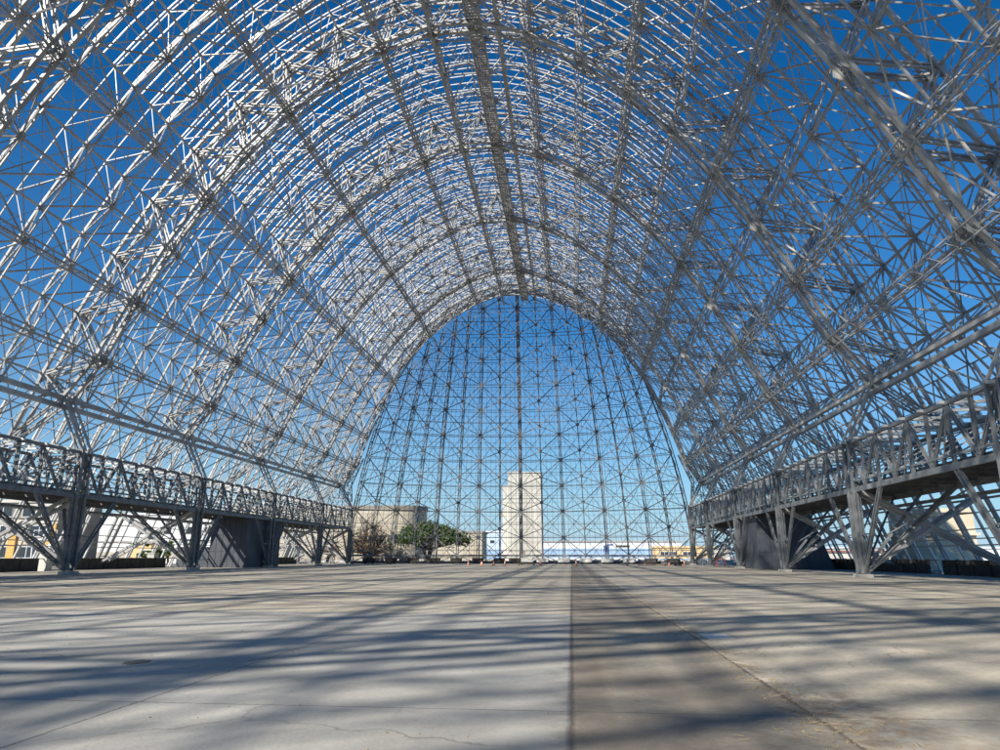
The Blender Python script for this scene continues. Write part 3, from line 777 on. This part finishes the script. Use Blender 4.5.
tree('roadside_tree', 'larger bright green tree right of its twin before the white warehouse', -66.2, 134, 5.6, 2.9, 20, 2000, LEAF2, .45, 1, .4, 5, .7, 5)
tree('roadside_tree', 'lone green tree behind the second left gantry column', -60.5, 133, 5.8, 2.2, 16, 1400, LEAF2, .45, 1, .4, 5, .7, 6)

# ------------------------------------------------------------------ small things on the floor
COR = mat('safety_orange', (.75, .16, .05), None, 1, .5); WB_ = mat('reflective_white', (.8, .8, .8), None, 1, .4); RUB = mat('black_rubber', (.03, .03, .03), None, 1, .8)
def lathe(mb, c, prof, k=16):
    n = len(mb.v)
    for rr, z in prof:
        for i in range(k): an = 2*math.pi*i/k; mb.v.append(Vector((c[0]+rr*math.cos(an), c[1]+rr*math.sin(an), z)))
    for j in range(len(prof)-1):
        for i in range(k): mb.f.append((n+j*k+i, n+j*k+(i+1) % k, n+(j+1)*k+(i+1) % k, n+(j+1)*k+i)); mb.mi.append(0)
    mb.f.append(tuple(n+(len(prof)-1)*k+i for i in range(k))); mb.mi.append(0)
def cone(tall):
    t = empty('traffic_cone', (0, 0, 0), 'cone', 'traffic cone')
    hh = 1.15 if tall else .78
    b = MB(); lathe(b, (0, 0), [(.27 if not tall else .15, .05), (.16 if not tall else .09, hh*.4), (.035, hh)]); b.build('cone_body', COR, t)
    b = MB(); b.prismz([(.3*math.cos(math.pi*i/4+.39), .3*math.sin(math.pi*i/4+.39)) for i in range(8)], 0, .05); b.build('base', RUB, t)
    b = MB(); ra = .2 if not tall else .115; lathe(b, (0, 0), [(ra*.93, hh*.40), (ra*.66, hh*.62)]); b.build('band', WB_, t)
    return t
def dup(root):
    c = root.copy(); COL.objects.link(c)
    for ch in root.children: d = ch.copy(); COL.objects.link(d); d.parent = c
    return c
ca, cb = cone(False), cone(True)
used = set()
for x, y, tall, lab in ((-7.6, 131, 0, 'orange traffic cone farthest left near the far doors'), (-5.4, 133, 0, 'second orange cone from the left on the far floor'), (-2.9, 130, 0, 'third orange cone from the left on the far floor'),
                        (-.7, 128, 1, 'tall slim orange delineator just left of the white tower foot'), (5.4, 130, 1, 'tall slim orange delineator just right of the white tower'), (11.7, 130, 1, 'tall slim orange delineator in line with the dark floor strip'),
                        (20.7, 131, 1, 'tall orange delineator midway between tower and right door edge'), (28.2, 133, 0, 'orange cone beside the small black ballast bags'), (30.4, 130, 1, 'rightmost orange delineator close to the right columns')):
    src = cb if tall else ca
    if src not in used: used.add(src); o = src
    else: o = dup(src)
    o.location = (x, y, 0); o['label'] = lab; o['group'] = 'orange cones across the far floor'; o['category'] = 'traffic cone'
for x, lab in ((28.9, 'black ballast bag beside the orange cone'), (29.6, 'black ballast bag nearest the rightmost delineator')):
    w = MB(); w.prismz([(x-.3, 130), (x-.15, 129.8), (x+.2, 129.8), (x+.32, 130), (x+.15, 130.25), (x-.2, 130.2)], 0, .22); w.prismz([(x-.2, 130), (x-.1, 129.9), (x+.15, 129.9), (x+.2, 130.05), (x, 130.15)], .22, .32)
    tag(w.build('ballast_bag', RUB), lab, 'sandbag', 'black bags on the far floor')
TIM = mat('grey_timber', (.12, .10, .085), (.2, .17, .14), 3, .9)
for x0, x1, y, lab in ((1.3, 4.6, 128, 'dark timber beam lying on the floor before the white tower'), (22, 27, 126, 'dark timber beam lying on the floor near the right cones')):
    w = MB(); w.box(x0, x1, y, y+.3, .12, .38); w.box(x0+.3, x0+.5, y-.2, y+.5, 0, .118); w.box(x1-.5, x1-.3, y-.2, y+.5, 0, .118)
    tag(w.build('timber_beam', TIM), lab, 'timber beam', 'dark timbers on the far floor')
# red and grey trestles beside the right columns
for x, y, mm, lab in ((35.8, 126, mat('red_paint', (.5, .06, .04), None, 1, .5), 'red steel trestle standing beside the far right columns'), (33.6, 127, GANT, 'grey steel trestle left of the red one')):
    w = MB()
    w.bar((x-.7, y, 1.25), (x+.7, y, 1.25), .14, .14)
    for sx in (-.65, .65):
        for sy in (-.4, .4): w.bar((x+sx, y, 1.2), (x+sx*1.1, y+sy, 0), .08)
        w.bar((x+sx, y-.25, .5), (x+sx, y+.25, .5), .06)
    tag(w.build('trestle', mm), lab, 'trestle')
# concrete barriers outside the doors
w = None
xs = [-52+i*6.2 for i in range(17)]
src = None
for i, x in enumerate(xs):
    if src is None:
        w = MB(); w.prism([(-.3, 0), (.3, 0), (.28, .18), (.13, .4), (.09, .85), (-.09, .85), (-.13, .4), (-.28, .18)][::-1], -1.9, 1.9)
        src = w.build('concrete_barrier', CONC); o = src
    else:
        o = src.copy(); COL.objects.link(o)
    o.location = (x, 178, 0); o.rotation_euler = (0, 0, math.pi/2)
    tag(o, 'pale concrete road barrier in the row outside the far doors', 'road barrier', 'concrete barriers outside the far doors')
# two people outside the left wall
def person(x, y, h, top, pants, label, seed, rz=0):
    random.seed(seed)
    k = h/1.75
    V = [(0,0,.95),(0,0,1.12),(0,0.0,1.32),(0,0,1.46),(0,.0,1.53),(0,-.02,1.64),(0,-.02,1.74),
         (.1,0,.9),(.12,-.02,.5),(.13,.03,.08),(.13,-.12,.04),(-.1,0,.9),(-.13,.05,.5),(-.15,.12,.08),(-.15,-.03,.04),
         (.19,0,1.42),(.24,.02,1.15),(.25,-.06,.9),(.25,-.08,.8),(-.19,0,1.42),(-.25,.02,1.15),(-.24,-.08,.9),(-.24,-.1,.8)]
    R_ = [.14,.13,.16,.12,.055,.09,.075,.09,.06,.045,.04,.09,.06,.045,.04,.06,.045,.035,.03,.06,.045,.035,.03]
    E_ = [(0,1),(1,2),(2,3),(3,4),(4,5),(5,6),(0,7),(7,8),(8,9),(9,10),(0,11),(11,12),(12,13),(13,14),(3,15),(15,16),(16,17),(17,18),(3,19),(19,20),(20,21),(21,22)]
    me = bpy.data.meshes.new('person'); me.from_pydata([(a*k, b*k, c*k) for a, b, c in V], E_, [])
    o = bpy.data.objects.new('person', me); COL.objects.link(o)
    md = o.modifiers.new('skin', 'SKIN'); 
    for i, sv in enumerate(me.skin_vertices[0].data if me.skin_vertices else []): sv.radius = (R_[i]*k, R_[i]*k*.8)
    bm = bmesh.new(); bm.from_mesh(me); lay = bm.verts.layers.skin.verify()
    for i, v in enumerate(bm.verts): v[lay].radius = (R_[i]*k, R_[i]*k*.75); v[lay].use_root = (i == 0)
    bm.to_mesh(me); bm.free()
    ss = o.modifiers.new('sub', 'SUBSURF'); ss.levels = 1; ss.render_levels = 2
    M = bpy.data.materials.new('person_clothes'); M.use_nodes = True; n = M.node_tree.nodes; L = M.node_tree.links
    tc = n.new('ShaderNodeTexCoord'); sp = n.new('ShaderNodeSeparateXYZ'); cr = n.new('ShaderNodeValToRGB'); cr.color_ramp.interpolation = 'CONSTANT'
    mp = n.new('ShaderNodeMath'); mp.operation = 'DIVIDE'; mp.inputs[1].default_value = 2.0
    L.new(tc.outputs['Object'], sp.inputs[0]); L.new(sp.outputs[2], mp.inputs[0]); L.new(mp.outputs[0], cr.inputs[0]); L.new(cr.outputs[0], n['Principled BSDF'].inputs['Base Color'])
    cr.color_ramp.elements[0].position = 0; cr.color_ramp.elements[0].color = (.03, .03, .03, 1)
    cr.color_ramp.elements[1].position = .05*k; cr.color_ramp.elements[1].color = (*pants, 1)
    for ps, c in ((.47*k, top), (.76*k, (.5, .32, .24)), (.85*k, (.06, .04, .03))):
        el = cr.color_ramp.elements.new(ps); el.color = (*c, 1)
    me.materials.append(M)
    o.location = (x, y, 0); o.rotation_euler = (0, 0, rz)
    return tag(o, label, 'person')
person(-57.6, 118, 1.7, (.75, .73, .72), (.2, .22, .3), 'person in a white top standing outside the left wall', 1, 2.2)
person(-56.7, 118.6, 1.72, (.42, .07, .06), (.08, .08, .1), 'person in a dark red top beside the one in white', 2, -.8)

# dry grass and grit swept along the floor joint
random.seed(11)
gr = MB(); DRY = mat('dry_straw', (.28, .21, .12), (.42, .33, .20), 20, .9)
for i in range(170):
    cl = random.random()
    if cl < .45: x, y = random.gauss(13.45, .2), random.gauss(9.5, .8)
    elif cl < .8: x, y = random.gauss(13.2, .35), random.gauss(7.8, .5)
    else: x, y = random.gauss(13.6, .3), random.uniform(7, 22)
    an = random.uniform(-1.57, 1.57); l = random.uniform(.03, .16)
    gr.bar((x, y, .008), (x+math.cos(an)*l, y+math.sin(an)*l, .008+random.uniform(0, .02)), .004, .004)
for i in range(900):
    x, y = (random.gauss(13.55, .25), random.uniform(6, 22)) if i % 2 else (random.uniform(-5, 24), random.uniform(6.5, 30))
    s_ = random.uniform(.004, .018); gr.plate((x, y, .004), (0, 0, 1), s_, .008, 0, 5)
tag(gr.build('straw_debris', DRY), 'scattered dry straw and grit along the floor joint', 'debris', kind='stuff')
# patches lying on the slab
def patch(name, x, y, rx, ry, m_, label, cat, seed, z=.004, rect=False):
    random.seed(seed); mb = MB()
    if rect: pts = [(x-rx, y-ry), (x+rx, y-ry*.92), (x+rx*.95, y+ry), (x-rx*1.04, y+ry*.95)]
    else: pts = [(x+rx*math.cos(i*math.pi/12)*random.uniform(.75, 1.1), y+ry*math.sin(i*math.pi/12)*random.uniform(.75, 1.1)) for i in range(24)]
    mb.prismz(pts, 0.001, z); tag(mb.build(name, m_), label, cat)
patch('repair_patch', 14.0, 16.4, .27, .5, mat('fresh_mortar', (.60, .59, .56), (.68, .67, .64), 3, .9), 'pale square mortar patch beside the diagonal floor joint', 'floor patch', 1, .005, True)
patch('drain_cover', 4.0, 11.5, .2, .26, mat('dark_drain_iron', (.10, .09, .08), (.16, .14, .12), 8, .8), 'small dark round cover set in the pale slab', 'drain cover', 2, .006)
